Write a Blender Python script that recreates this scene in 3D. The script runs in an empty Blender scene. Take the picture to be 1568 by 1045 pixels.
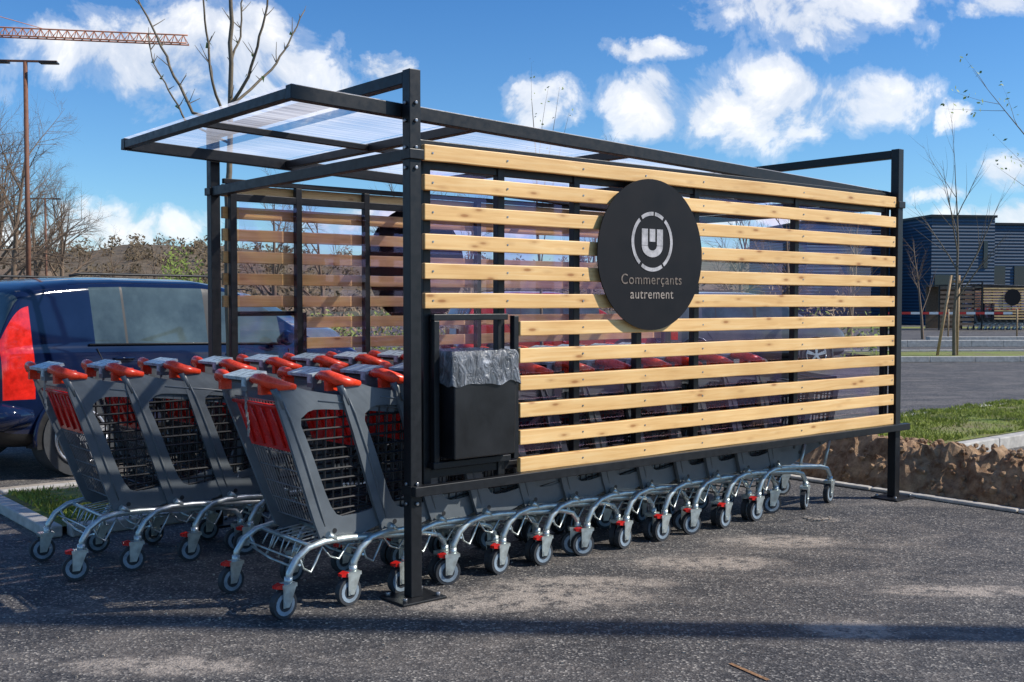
import bpy, math, random
from mathutils import Vector, Matrix, noise, Quaternion
R=random.Random(7)
scene=bpy.context.scene
F=1660.0; CH=1.354
# ------------------------------------------------------------------ helpers
class MB:
    def __init__(s): s.v=[];s.f=[];s.m=[];s.sm=[]
    def add(s,vs,fs,mat=0,smooth=False,M=None):
        o=len(s.v)
        for v in vs:
            v=Vector(v)
            s.v.append(tuple(M@v) if M is not None else tuple(v))
        for f in fs:
            s.f.append(tuple(i+o for i in f)); s.m.append(mat); s.sm.append(smooth)
    def box(s,c,d,mat=0,M=None):
        x,y,z=c; a,b,e=d[0]/2,d[1]/2,d[2]/2
        vs=[(x+i*a,y+j*b,z+k*e) for i in(-1,1) for j in(-1,1) for k in(-1,1)]
        fs=[(0,1,3,2),(4,6,7,5),(0,4,5,1),(2,3,7,6),(0,2,6,4),(1,5,7,3)]
        s.add(vs,fs,mat,False,M)
    def beam(s,a,b,w,h,mat=0,M=None):
        a=Vector(a);b=Vector(b);d=(b-a).normalized()
        up=Vector((0,0,1)) if abs(d.z)<.9 else Vector((1,0,0))
        sd=d.cross(up).normalized();u=sd.cross(d).normalized()
        vs=[]
        for p in(a,b):
            for i,j in((-1,-1),(1,-1),(1,1),(-1,1)):
                vs.append(p+sd*(i*w/2)+u*(j*h/2))
        s.add(vs,[(0,1,2,3),(7,6,5,4),(0,4,5,1),(1,5,6,2),(2,6,7,3),(3,7,4,0)],mat,False,M)
    def tube(s,pts,r,mat=0,seg=6,M=None,smooth=True,caps=True):
        pts=[Vector(p) for p in pts]; n=len(pts)
        rs=r if isinstance(r,(list,tuple)) else [r]*n
        t0=(pts[1]-pts[0]).normalized()
        up=Vector((0,0,1)) if abs(t0.z)<.9 else Vector((1,0,0))
        u=t0.cross(up).normalized()
        vs=[]
        for i,p in enumerate(pts):
            if i==0:t=pts[1]-pts[0]
            elif i==n-1:t=pts[-1]-pts[-2]
            else:t=(pts[i+1]-pts[i]).normalized()+(pts[i]-pts[i-1]).normalized()
            t.normalize()
            u=(u-t*u.dot(t))
            if u.length<1e-6:u=t.orthogonal()
            u.normalize(); w=t.cross(u)
            for k in range(seg):
                a=2*math.pi*k/seg
                vs.append(p+(u*math.cos(a)+w*math.sin(a))*rs[i])
        fs=[]
        for i in range(n-1):
            for k in range(seg):
                k2=(k+1)%seg
                fs.append((i*seg+k,i*seg+k2,(i+1)*seg+k2,(i+1)*seg+k))
        s.add(vs,fs,mat,smooth,M)
        if caps:
            o=len(s.v)-len(vs)
            s.f.append(tuple(o+k for k in reversed(range(seg))));s.m.append(mat);s.sm.append(False)
            s.f.append(tuple(o+(n-1)*seg+k for k in range(seg)));s.m.append(mat);s.sm.append(False)
    def obj(s,name,mats,parent=None,M=None,bevel=0,subsurf=0):
        me=bpy.data.meshes.new(name); me.from_pydata(s.v,[],s.f); 
        for m in mats: me.materials.append(m)
        me.polygons.foreach_set('material_index',s.m)
        me.polygons.foreach_set('use_smooth',s.sm); me.update()
        return mkobj(name,me,parent,M,bevel,subsurf)
def mkobj(name,me,parent=None,M=None,bevel=0,subsurf=0):
    o=bpy.data.objects.new(name,me); scene.collection.objects.link(o)
    if parent: o.parent=parent
    if M is not None: o.matrix_local=M
    if bevel:
        b=o.modifiers.new('b','BEVEL');b.width=bevel;b.segments=2;b.limit_method='ANGLE'
    if subsurf:
        b=o.modifiers.new('s','SUBSURF');b.levels=subsurf;b.render_levels=subsurf
    return o
def empty(name,M=None):
    o=bpy.data.objects.new(name,None);scene.collection.objects.link(o)
    if M is not None:o.matrix_world=M
    return o

# ---- materials
def new_mat(name):
    m=bpy.data.materials.new(name);m.use_nodes=True
    nt=m.node_tree; return m,nt,nt.nodes['Principled BSDF'],nt.nodes['Material Output']
def ramp(nt,stops,fac=None,interp='LINEAR'):
    r=nt.nodes.new('ShaderNodeValToRGB');cr=r.color_ramp;cr.interpolation=interp
    while len(cr.elements)<len(stops): cr.elements.new(.5)
    for e,(p,c) in zip(cr.elements,stops):
        e.position=p; e.color=(c,c,c,1) if isinstance(c,(int,float)) else (*c,1)
    if fac is not None: nt.links.new(fac,r.inputs[0])
    return r
def noise_n(nt,scale,detail=4,rough=.5,vec=None,dist=0):
    n=nt.nodes.new('ShaderNodeTexNoise');n.inputs['Scale'].default_value=scale
    n.inputs['Detail'].default_value=detail;n.inputs['Roughness'].default_value=rough
    n.inputs['Distortion'].default_value=dist
    if vec is not None: nt.links.new(vec,n.inputs['Vector'])
    return n
def mixc(nt,fac,a,b,mode='MIX'):
    n=nt.nodes.new('ShaderNodeMix');n.data_type='RGBA';n.blend_type=mode
    for i,x in((0,fac),(6,a),(7,b)):
        if isinstance(x,(int,float)): n.inputs[i].default_value=x
        elif isinstance(x,(tuple,list)): n.inputs[i].default_value=(*x,1)
        else: nt.links.new(x,n.inputs[i])
    return n.outputs[2]
def math_n(nt,op,a,b=None,c=None,clamp=False):
    n=nt.nodes.new('ShaderNodeMath');n.operation=op;n.use_clamp=clamp
    for i,x in enumerate((a,b,c)):
        if x is None: continue
        if isinstance(x,(int,float)): n.inputs[i].default_value=x
        else: nt.links.new(x,n.inputs[i])
    return n.outputs[0]
def basic(name,col,rough=.5,metal=0,var=.25,scale=15,bump=0,coat=0,rv=.08,spec=.5):
    m,nt,p,o=new_mat(name)
    tc=nt.nodes.new('ShaderNodeTexCoord')
    n=noise_n(nt,scale,5,.6,tc.outputs['Object'])
    lo=tuple(c*(1-var) for c in col);hi=tuple(min(1,c*(1+var)) for c in col)
    r=ramp(nt,[(.3,lo),(.7,hi)],n.outputs[0])
    nt.links.new(r.outputs[0],p.inputs['Base Color'])
    p.inputs['Metallic'].default_value=metal;p.inputs['Specular IOR Level'].default_value=spec
    if coat: p.inputs['Coat Weight'].default_value=coat;p.inputs['Coat Roughness'].default_value=.05
    rr=ramp(nt,[(.3,max(0,rough-rv)),(.7,min(1,rough+rv))],n.outputs[0])
    nt.links.new(rr.outputs[0],p.inputs['Roughness'])
    if bump:
        b=nt.nodes.new('ShaderNodeBump');b.inputs['Strength'].default_value=bump;b.inputs['Distance'].default_value=.01
        nt.links.new(n.outputs[0],b.inputs['Height']);nt.links.new(b.outputs[0],p.inputs['Normal'])
    return m

m_frame=basic('black_powder_coat',(.012,.013,.015),.42,.0,.2,30,spec=.35)
m_sign=basic('sign_black',(.007,.007,.009),.55,0,.2,6,spec=.2)
m_logo=basic('logo_light',(.42,.40,.40),.5,0,.35,25)
m_logo2=basic('logo_text_tone',(.17,.13,.10),.5,0,.6,45)
m_logo3=basic('logo_text_light',(.34,.28,.23),.5,0,.5,45)
m_bolt=basic('bolt_steel',(.35,.35,.36),.35,.9)
m_cplastic=basic('cart_grey_plastic',(.125,.142,.155),.40,0,.18,7)
m_cgrid=basic('cart_black_grid',(.018,.018,.02),.45)
m_cwire=basic('cart_wire',(.25,.26,.27),.35,.6)
m_zinc=basic('cart_zinc_tube',(.52,.57,.55),.36,.7,.25,25)
m_red=basic('cart_red_panel',(.66,.02,.015),.25,0,.2)
m_orange=basic('cart_orange_grip',(.90,.06,.02),.28,0,.25,30)
m_pale=basic('cart_pale_plate',(.42,.50,.52),.3,0,.45,28)
m_tyre=basic('rubber',(.035,.038,.042),.7)
m_hub=basic('wheel_hub_grey',(.24,.30,.35),.45,0,.3,30)
m_concrete=basic('kerb_concrete',(.48,.45,.40),.85,0,.25,12,.3)
m_sand=basic('sandy_pavement',(.36,.31,.25),.9,0,.3,5,.3)
m_bin=basic('bin_black',(.012,.012,.013),.36,0,.4,6)
m_bark=basic('bark_young',(.17,.135,.09),.8,0,.3,20)
m_barkd=basic('bark_brown',(.19,.13,.085),.85,0,.3,20)
m_stake=basic('stake_wood',(.42,.28,.15),.8)
m_rust=basic('corten_pole',(.19,.08,.045),.7)
m_leaf=basic('bud_leaves',(.22,.29,.05),.6,0,.4)
m_white=basic('white_wall',(.75,.75,.73),.6,0,.08)
m_crane=basic('crane_orange',(.60,.25,.14),.6)

def wood():
    m,nt,p,o=new_mat('pine_slats')
    L=nt.links
    tc=nt.nodes.new('ShaderNodeTexCoord');g=nt.nodes.new('ShaderNodeNewGeometry')
    off=nt.nodes.new('ShaderNodeCombineXYZ')
    rr=math_n(nt,'MULTIPLY',g.outputs['Random Per Island'],37.)
    L.new(rr,off.inputs[0]);L.new(rr,off.inputs[2])
    add=nt.nodes.new('ShaderNodeVectorMath');add.operation='ADD'
    L.new(tc.outputs['Object'],add.inputs[0]);L.new(off.outputs[0],add.inputs[1])
    mp=nt.nodes.new('ShaderNodeMapping');mp.inputs['Scale'].default_value=(1.6,22,30);L.new(add.outputs[0],mp.inputs[0])
    n=noise_n(nt,1.6,5,.55,mp.outputs[0],.8)
    c=ramp(nt,[(.22,(.76,.44,.16)),(.5,(.90,.58,.245)),(.75,(.95,.68,.34))],n.outputs[0])
    mp2=nt.nodes.new('ShaderNodeMapping');mp2.inputs['Scale'].default_value=(3.4,9,11);L.new(add.outputs[0],mp2.inputs[0])
    v=nt.nodes.new('ShaderNodeTexVoronoi');v.inputs['Scale'].default_value=1.5;L.new(mp2.outputs[0],v.inputs['Vector'])
    k=ramp(nt,[(.0,1.),(.09,.85),(.15,.28),(.28,0.)],v.outputs['Distance'])
    col=mixc(nt,k.outputs[0],c.outputs[0],(.42,.18,.05))
    big=noise_n(nt,1.6,3,.55,add.outputs[0])
    bigr=ramp(nt,[(.35,(.88,.83,.76)),(.65,(1.05,1.05,1.05))],big.outputs[0])
    col=mixc(nt,1.,col,bigr.outputs[0],'MULTIPLY')
    isl=ramp(nt,[(0,(.90,.87,.82)),(1,(1.03,1.03,1.03))],g.outputs['Random Per Island'])
    col=mixc(nt,1.,col,isl.outputs[0],'MULTIPLY')
    L.new(col,p.inputs['Base Color']);p.inputs['Roughness'].default_value=.5
    b=nt.nodes.new('ShaderNodeBump');b.inputs['Strength'].default_value=.2;b.inputs['Distance'].default_value=.004
    L.new(n.outputs[0],b.inputs['Height']);L.new(b.outputs[0],p.inputs['Normal'])
    return m
m_wood=wood()
def asphalt():
    m,nt,p,o=new_mat('asphalt');L=nt.links
    tc=nt.nodes.new('ShaderNodeTexCoord');P=tc.outputs['Object']
    v=nt.nodes.new('ShaderNodeTexVoronoi');v.inputs['Scale'].default_value=115;L.new(P,v.inputs['Vector'])
    sep=nt.nodes.new('ShaderNodeSeparateColor');L.new(v.outputs['Color'],sep.inputs[0])
    c=ramp(nt,[(0,(.024,.024,.026)),(.55,(.052,.050,.051)),(.86,(.095,.092,.09)),(1,(.32,.30,.27))],sep.outputs[0])
    nA=noise_n(nt,3.5,7,.65,P)
    tone=ramp(nt,[(.35,(.70,.70,.72)),(.65,(1.38,1.34,1.27))],nA.outputs[0])
    base=mixc(nt,1.,c.outputs[0],tone.outputs[0],'MULTIPLY')
    mps=nt.nodes.new('ShaderNodeMapping');mps.inputs['Scale'].default_value=(1,2.2,1);mps.inputs['Rotation'].default_value=(0,0,-.5);L.new(P,mps.inputs[0])
    n1=noise_n(nt,.9,9,.70,mps.outputs[0],1.)
    n2=noise_n(nt,20,6,.8,P)
    d=math_n(nt,'ADD',math_n(nt,'MULTIPLY',n1.outputs[0],.62),math_n(nt,'MULTIPLY',n2.outputs[0],.38))
    dust=ramp(nt,[(.47,0),(.57,.2),(.70,.6)],d)
    dm=dust.outputs[0]
    spots=[(-.15,4.82,.42,.15),(1.42,4.45,.26,.17),(2.1,5.05,.5,.13),(.35,5.2,.55,.15),(1.0,5.6,.5,.2),(1.95,6.72,.12,.08),(.15,4.95,.6,.25),(-1.3,4.0,.45,.14),(1.5,6.1,.5,.2)]
    sx=nt.nodes.new('ShaderNodeSeparateXYZ');L.new(P,sx.inputs[0])
    acc=None
    for (x,y,a,b) in spots:
        ex=math_n(nt,'POWER',math_n(nt,'ABSOLUTE',math_n(nt,'DIVIDE',math_n(nt,'SUBTRACT',sx.outputs[0],x),a)),2.)
        ey=math_n(nt,'POWER',math_n(nt,'ABSOLUTE',math_n(nt,'DIVIDE',math_n(nt,'SUBTRACT',sx.outputs[1],y),b)),2.)
        e=math_n(nt,'SUBTRACT',1.,math_n(nt,'ADD',ex,ey),clamp=True)
        acc=e if acc is None else math_n(nt,'MAXIMUM',acc,e)
    n3=noise_n(nt,9,10,.85,P)
    sp=ramp(nt,[(.42,0),(.62,1.)],n3.outputs[0])
    spm=math_n(nt,'MULTIPLY',math_n(nt,'MULTIPLY',acc,2.2),sp.outputs[0],clamp=True)
    spk=ramp(nt,[(.2,1.),(.9,.65)],sep.outputs[1])
    dm=math_n(nt,'MULTIPLY',math_n(nt,'MAXIMUM',dm,math_n(nt,'MULTIPLY',spm,.9)),spk.outputs[0])
    col=mixc(nt,dm,base,(.44,.375,.31))
    L.new(col,p.inputs['Base Color']);p.inputs['Roughness'].default_value=.78
    b=nt.nodes.new('ShaderNodeBump');b.inputs['Strength'].default_value=.65;b.inputs['Distance'].default_value=.005
    L.new(v.outputs['Distance'],b.inputs['Height']);L.new(b.outputs[0],p.inputs['Normal'])
    return m
m_asph=asphalt()
def grassm(name,a,b_,sc=3):
    m,nt,p,o=new_mat(name);L=nt.links
    tc=nt.nodes.new('ShaderNodeTexCoord')
    n=noise_n(nt,sc,8,.7,tc.outputs['Object'])
    r=ramp(nt,[(.38,a),(.62,b_)],n.outputs[0])
    L.new(r.outputs[0],p.inputs['Base Color']);p.inputs['Roughness'].default_value=.9
    n2=noise_n(nt,sc*20,4,.7,tc.outputs['Object'])
    b=nt.nodes.new('ShaderNodeBump');b.inputs['Strength'].default_value=.8;b.inputs['Distance'].default_value=.03
    L.new(n2.outputs[0],b.inputs['Height']);L.new(b.outputs[0],p.inputs['Normal'])
    return m
m_grass=grassm('grass_green',(.22,.19,.08),(.22,.28,.04),2.2)
m_blade=grassm('grass_blades',(.26,.30,.06),(.42,.50,.07),6)
m_field=grassm('field',(.06,.07,.025),(.12,.11,.05),.05)
m_soil=grassm('soil',(.24,.125,.06),(.64,.42,.24),9)
m_woodland=grassm('woodland',(.085,.065,.035),(.20,.145,.09),.35)

def clear_panel(name,roof=False):
    m,nt,p,o=new_mat(name);L=nt.links
    nt.nodes.remove(p)
    tc=nt.nodes.new('ShaderNodeTexCoord')
    tr=nt.nodes.new('ShaderNodeBsdfTransparent');gl=nt.nodes.new('ShaderNodeBsdfGlossy')
    if roof:
        tr.inputs[0].default_value=(.96,.96,.98,1)
        tl=nt.nodes.new('ShaderNodeBsdfTranslucent')
        mp=nt.nodes.new('ShaderNodeMapping');mp.inputs['Scale'].default_value=(.9,55.,1);L.new(tc.outputs['Object'],mp.inputs[0])
        n=noise_n(nt,1.,3,.6,mp.outputs[0])
        big=noise_n(nt,1.6,2,.5,tc.outputs['Object'])
        c=ramp(nt,[(.35,(.92,.90,.95)),(.65,(.99,.98,.98))],n.outputs[0]);L.new(c.outputs[0],tl.inputs[0])
        f=ramp(nt,[(.36,.20),(.50,.40),(.62,.66)],math_n(nt,'ADD',math_n(nt,'MULTIPLY',n.outputs[0],.5),math_n(nt,'MULTIPLY',big.outputs[0],.5)))
        mx=nt.nodes.new('ShaderNodeMixShader');L.new(f.outputs[0],mx.inputs[0]);L.new(tr.outputs[0],mx.inputs[1]);L.new(tl.outputs[0],mx.inputs[2])
        gl.inputs['Roughness'].default_value=.15
        mx2=nt.nodes.new('ShaderNodeMixShader');mx2.inputs[0].default_value=.06
        L.new(mx.outputs[0],mx2.inputs[1]);L.new(gl.outputs[0],mx2.inputs[2]);L.new(mx2.outputs[0],o.inputs[0])
    else:
        n=noise_n(nt,1.3,2,.5,tc.outputs['Object'],1.5)
        c=ramp(nt,[(.3,(.75,.85,1.)),(.45,(.95,.6,1.)),(.55,(.6,.5,1.)),(.7,(1.,.72,.85))],n.outputs[0])
        t=ramp(nt,[(.3,(.95,.98,.98)),(.42,(.97,.94,.98)),(.52,(.86,.80,.98)),(.62,(.98,.95,.96)),(.7,(.94,.98,.97))],n.outputs[0])
        L.new(t.outputs[0],tr.inputs[0]);L.new(c.outputs[0],gl.inputs['Color']);gl.inputs['Roughness'].default_value=.02
        lw=nt.nodes.new('ShaderNodeLayerWeight');lw.inputs[0].default_value=.3
        fr=math_n(nt,'ADD',math_n(nt,'MULTIPLY',lw.outputs['Fresnel'],.5),.05,clamp=True)
        mx=nt.nodes.new('ShaderNodeMixShader');L.new(fr,mx.inputs[0]);L.new(tr.outputs[0],mx.inputs[1]);L.new(gl.outputs[0],mx.inputs[2])
        L.new(mx.outputs[0],o.inputs[0])
    return m
m_roof=clear_panel('polycarbonate_roof',True);m_clear=clear_panel('clear_side_panel')
def bagm():
    m,nt,p,o=new_mat('bin_bag_film');L=nt.links
    tc=nt.nodes.new('ShaderNodeTexCoord')
    mp=nt.nodes.new('ShaderNodeMapping');mp.inputs['Scale'].default_value=(16,16,7);mp.inputs['Rotation'].default_value=(0,.5,0);L.new(tc.outputs['Object'],mp.inputs[0])
    n=noise_n(nt,1.2,5,.6,mp.outputs[0],1.6)
    c=ramp(nt,[(.35,(.07,.075,.08)),(.58,(.20,.21,.225)),(.75,(.55,.57,.60))],n.outputs[0]);L.new(c.outputs[0],p.inputs['Base Color'])
    p.inputs['Roughness'].default_value=.2
    b=nt.nodes.new('ShaderNodeBump');b.inputs['Strength'].default_value=1.;b.inputs['Distance'].default_value=.03
    L.new(n.outputs[0],b.inputs['Height']);L.new(b.outputs[0],p.inputs['Normal'])
    return m
m_bag=bagm()

# ------------------------------------------------------------------ frames
ANG=math.radians(39.4)
SH=Matrix.Translation((-.453,4.92,0))@Matrix.Rotation(ANG,4,'Z')
def px(x,d): return (x-784)/F*d

# ------------------------------------------------------------------ ground
def sheet(name,pts,z,mat,parent=None,M=None):
    mb=MB();mb.add([(p[0],p[1],z) for p in pts],[tuple(range(len(pts)))],0);return mb.obj(name,[mat],parent,M)
sheet('ground',[(-1500,-1500),(1500,-1500),(1500,1500),(-1500,1500)],-.03,m_field)
sheet('parking_lot',[(-60,-25),(90,-25),(90,75),(-60,75)],0,m_asph)

# ------------------------------------------------------------------ shelter
def build_shelter(name,M,detail=True):
    E=empty(name,M)
    L_=4.0;W=2.12;H=2.4;t=.060
    fr=MB()
    for (x,y) in((0,0),(L_,0),(0,W),(L_,W)):
        fr.box((x,y,H/2+.006),(t,t,H-.012))
        fr.box((x,y,.006),(.24,.2,.012))
        if detail:
            for a in(-.09,.09):
                for b in(-.07,.07): fr.tube([(x+a,y+b,.012),(x+a,y+b,.03)],.012,1,6)
    for x in(0,L_):
        fr.box((x,W/2,H-.033),(t*.94,W-t-.004,.055))
    fr.box((0,W/2,2.02),(.05,W-t-.004,.055))
    fr.box((L_,W/2,2.02),(.05,W-t-.004,.055))
    def zr(s): return 2.222-.035*s
    y0,y1=.068,W-.098
    s0,s1=-.58,4.06
    for y in(y0,y1): fr.beam((s0,y,zr(s0)),(s1,y,zr(s1)),.05,.062)
    ym=(y0+y1)/2
    for s in(s0+.025,.44,1.50,2.56,3.60,s1-.025):
        fr.beam((s,y0+.027,zr(s)-.002),(s,y1-.027,zr(s)-.002),.045,.045)
    for a,b in((s0+.05,.415),(.465,1.475),(1.525,2.535),(2.585,3.575)):
        fr.beam((a,ym,zr(a)-.004),(b,ym,zr(b)-.004),.03,.032)
    for y in(0,W):
        sg=-1 if y==0 else 1
        fr.beam((-.035,y+sg*.055,.50),(L_+.08,y+sg*.055,.50),.04,.045)
        fr.box((L_/2,y-sg*.045,2.085),(L_-.08,.03,.03))
        iy=y-sg*.045
        for s in(.10,.54,1.04,1.50,1.97,2.91,3.93):
            fr.box((s,iy,1.29),(.042,.04,1.56))
        fr.box((L_/2+.01,y-sg*.048,1.99),(L_-.15,.03,.045))
        fr.box((L_/2+.01,y-sg*.048,.555),(L_-.15,.03,.04))
        fr.box((.33,y-sg*.0,1.285),(.44,.03,.03));fr.box((.33,y,.60),(.46,.05,.03))
        fr.box((.60,y+sg*.001,.94),(.03,.035,.70));fr.box((.125,y,.94),(.03,.035,.66))
        for x in(0,L_):
            for z in(.50,2.02): fr.box((x,y+sg*.004,z),(.078,.078,.045))
    if detail:
        for z in(2.07,1.98,.55,.46,2.19,2.27):
            fr.tube([(.0,-.030,z-.02),(.0,-.042,z-.02)],.009,1,8)
            fr.tube([(-.030,0,z-.02),(-.041,0,z-.02)],.009,1,8)
    fr.obj('frame',[m_frame,m_bolt],E,bevel=.003 if detail else 0)
    rf=MB()
    for a,b in((s0+.01,.435),(.445,1.495),(1.505,2.555),(2.565,3.595),(3.605,s1-.01)):
        rf.add([(a,y0-.01,zr(a)+.036),(b,y0-.01,zr(b)+.036),(b,y1+.01,zr(b)+.036),(a,y1+.01,zr(a)+.036)],[(0,1,2,3)])
    rf.obj('roof_panels',[m_roof],E)
    wd=MB()
    for y in(0,W):
        sg=-1 if y==0 else 1
        for i in range(12):
            z=2.035-.1345*i
            a=.055 if i<6 else .62
            j=R.uniform(-.0015,.0015)
            n=24;vs=[];fs=[]
            b=3.955
            for k in range(n+1):
                x=a+(b-a)*k/n
                dz=noise.noise(Vector((x*1.3,i*7.1,y)))*.003
                yy=y+sg*.008+j+noise.noise(Vector((x*.9,i*3.3,5)))*.003
                h=.036
                e1=.002*noise.noise(Vector((x*6,i*2.7,9)));e2=.002*noise.noise(Vector((x*6,i*2.7,19)))
                for q,r_ in((-.014,-h+e1),(.014,-h+e1),(.014,h+e2),(-.014,h+e2)):
                    vs.append((x,yy+q,z+r_+dz))
            for k in range(n):
                for q in range(4):
                    q2=(q+1)%4
                    fs.append((k*4+q,k*4+4+q,k*4+4+q2,k*4+q2))
            fs.append((0,1,2,3));fs.append((n*4+3,n*4+2,n*4+1,n*4))
            wd.add(vs,fs,0)
    wd.obj('wood_slats',[m_wood],E,bevel=.004 if detail else 0)
    if detail:
        sc=MB()
        for i in range(12):
            z=2.035-.1345*i
            for s in(.10,.54,1.04,1.50,1.97,2.91,3.93):
                if i>=6 and s<.6: continue
                sc.tube([(s,-.0225,z),(s,-.0255,z)],.005,0,6)
        sc.obj('slat_screws',[m_bolt],E)
    pn=MB()
    for y in(.072,W-.072):
        for a,b in((.13,.52),(.56,1.02),(1.06,1.95),(1.99,2.89),(2.93,3.91)):
            pn.add([(a,y,.58),(b,y,.58),(b,y,1.965),(a,y,1.965)],[(0,1,2,3)])
    pn.obj('side_panels',[m_clear],E)
    CX=1.515
    for y,sg,nm in((-.052,-1,'round_sign_front'),(W+.052,1,'round_sign_back')):
        s=MB()
        s.tube([(CX,y-.003,1.61),(CX,y+.003,1.61)],.405,0,72,smooth=False)
        for a in(-.2,.2): s.tube([(CX+a,y+.003*(-sg),1.61),(CX+a,y-sg*.03,1.61)],.012,0,8)
        s.obj(nm,[m_sign],E)
    if detail:
        lg=MB()
        yy=-.0575
        def arc(a0,a1,r0,r1,cx,cz,ez=1.0,n=14,mt=0):
            vs=[];fs=[]
            for k in range(n+1):
                a=math.radians(a0+(a1-a0)*k/n)
                for r in(r0,r1): vs.append((cx+r*math.cos(a),yy,cz+r*ez*math.sin(a)))
            for k in range(n): fs.append((k*2,k*2+1,k*2+3,k*2+2))
            lg.add(vs,fs,mt)
        cx,cz=CX,1.68
        for a0,a1 in((-55,50),(57,83),(87,123),(130,230),(237,300)): arc(a0,a1,.140,.160,cx,cz)
        def rect(x0,x1,z0,z1): lg.add([(x0,yy,z0),(x1,yy,z0),(x1,yy,z1),(x0,yy,z1)],[(0,1,2,3)])
        rect(cx-.082,cx-.035,cz-.02,cz+.068)
        rect(cx+.035,cx+.082,cz-.02,cz+.068)
        arc(180,360,.034,.082,cx,cz-.022,.75)
        rect(cx-.022,cx+.022,cz+.0,cz+.068)
        lg.obj('sign_logo',[m_logo],E)
        for txt,z,sz,mt in(('Commerçants',1.452,.077,m_logo2),('autrement',1.375,.074,m_logo3)):
            cu=bpy.data.curves.new('sign_text','FONT');cu.body=txt;cu.size=sz;cu.align_x='CENTER';cu.extrude=.0005;cu.space_character=1.08
            cu.materials.append(mt)
            o=bpy.data.objects.new('sign_text',cu);scene.collection.objects.link(o);o.parent=E
            o.matrix_local=Matrix.Translation((CX,-.0568,z))@Matrix.Rotation(math.pi/2,4,'X')
    return E
build_shelter('cart_shelter',SH)

def build_bin():
    E=empty('litter_bin',SH)
    b=MB()
    x0,x1,y0,y1,z0,z1=.165,.535,-.10,.20,.63,.985
    vs=[(x0+.006,y0+.008,z0),(x1-.006,y0+.008,z0),(x1-.006,y1,z0),(x0+.006,y1,z0),(x0,y0,z1),(x1,y0,z1),(x1,y1,z1),(x0,y1,z1)]
    b.add(vs,[(3,2,1,0),(0,1,5,4),(1,2,6,5),(2,3,7,6),(3,0,4,7)])
    vs=[(x0,y0+.02,z1),(x1,y0+.02,z1),(x1,y1,z1),(x0,y1,z1),(x0,y0+.02,1.11),(x1,y0+.02,1.11),(x1,y1,1.11),(x0,y1,1.11)]
    b.add(vs,[(0,1,5,4),(1,2,6,5),(2,3,7,6),(3,0,4,7)])
    b.obj('bin_body',[m_bin],E,bevel=.006)
    g=MB();n=96;vs=[]
    def per(t):
        P=[(x0-.014,y0-.002),(x1+.012,y0-.002),(x1+.012,y1+.01),(x0-.014,y1+.01)]
        t=t*4;i=int(t)%4;f=t-int(t);a=P[i];c=P[(i+1)%4];return(a[0]+(c[0]-a[0])*f,a[1]+(c[1]-a[1])*f)
    rows=9;fs=[]
    for j in range(rows):
        for k in range(n):
            x,y=per(k/n)
            z=1.13-j*.0195-(.0035*noise.noise(Vector((k*.22,0,3)))*j)
            d=.012*noise.noise(Vector((x*14+j*.35,y*14,j*.45)))-(.012 if j==0 else 0)+.0008*j
            cx,cy=(x0+x1)/2,(y0+y1)/2;v=Vector((x-cx,y-cy,0)).normalized()
            vs.append((x+v.x*d,y+v.y*d,z))
    for j in range(rows-1):
        for k in range(n):
            k2=(k+1)%n;fs.append((j*n+k,j*n+n+k,j*n+n+k2,j*n+k2))
    g.add(vs,fs,0,True)
    vs2=[vs[k] for k in range(n)]+[((x0+x1)/2,(y0+y1)/2,1.05)]
    g.add(vs2,[(k,(k+1)%n,n) for k in range(n)],0,True)
    g.obj('bin_bag',[m_bag],E,subsurf=1)
build_bin()

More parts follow.
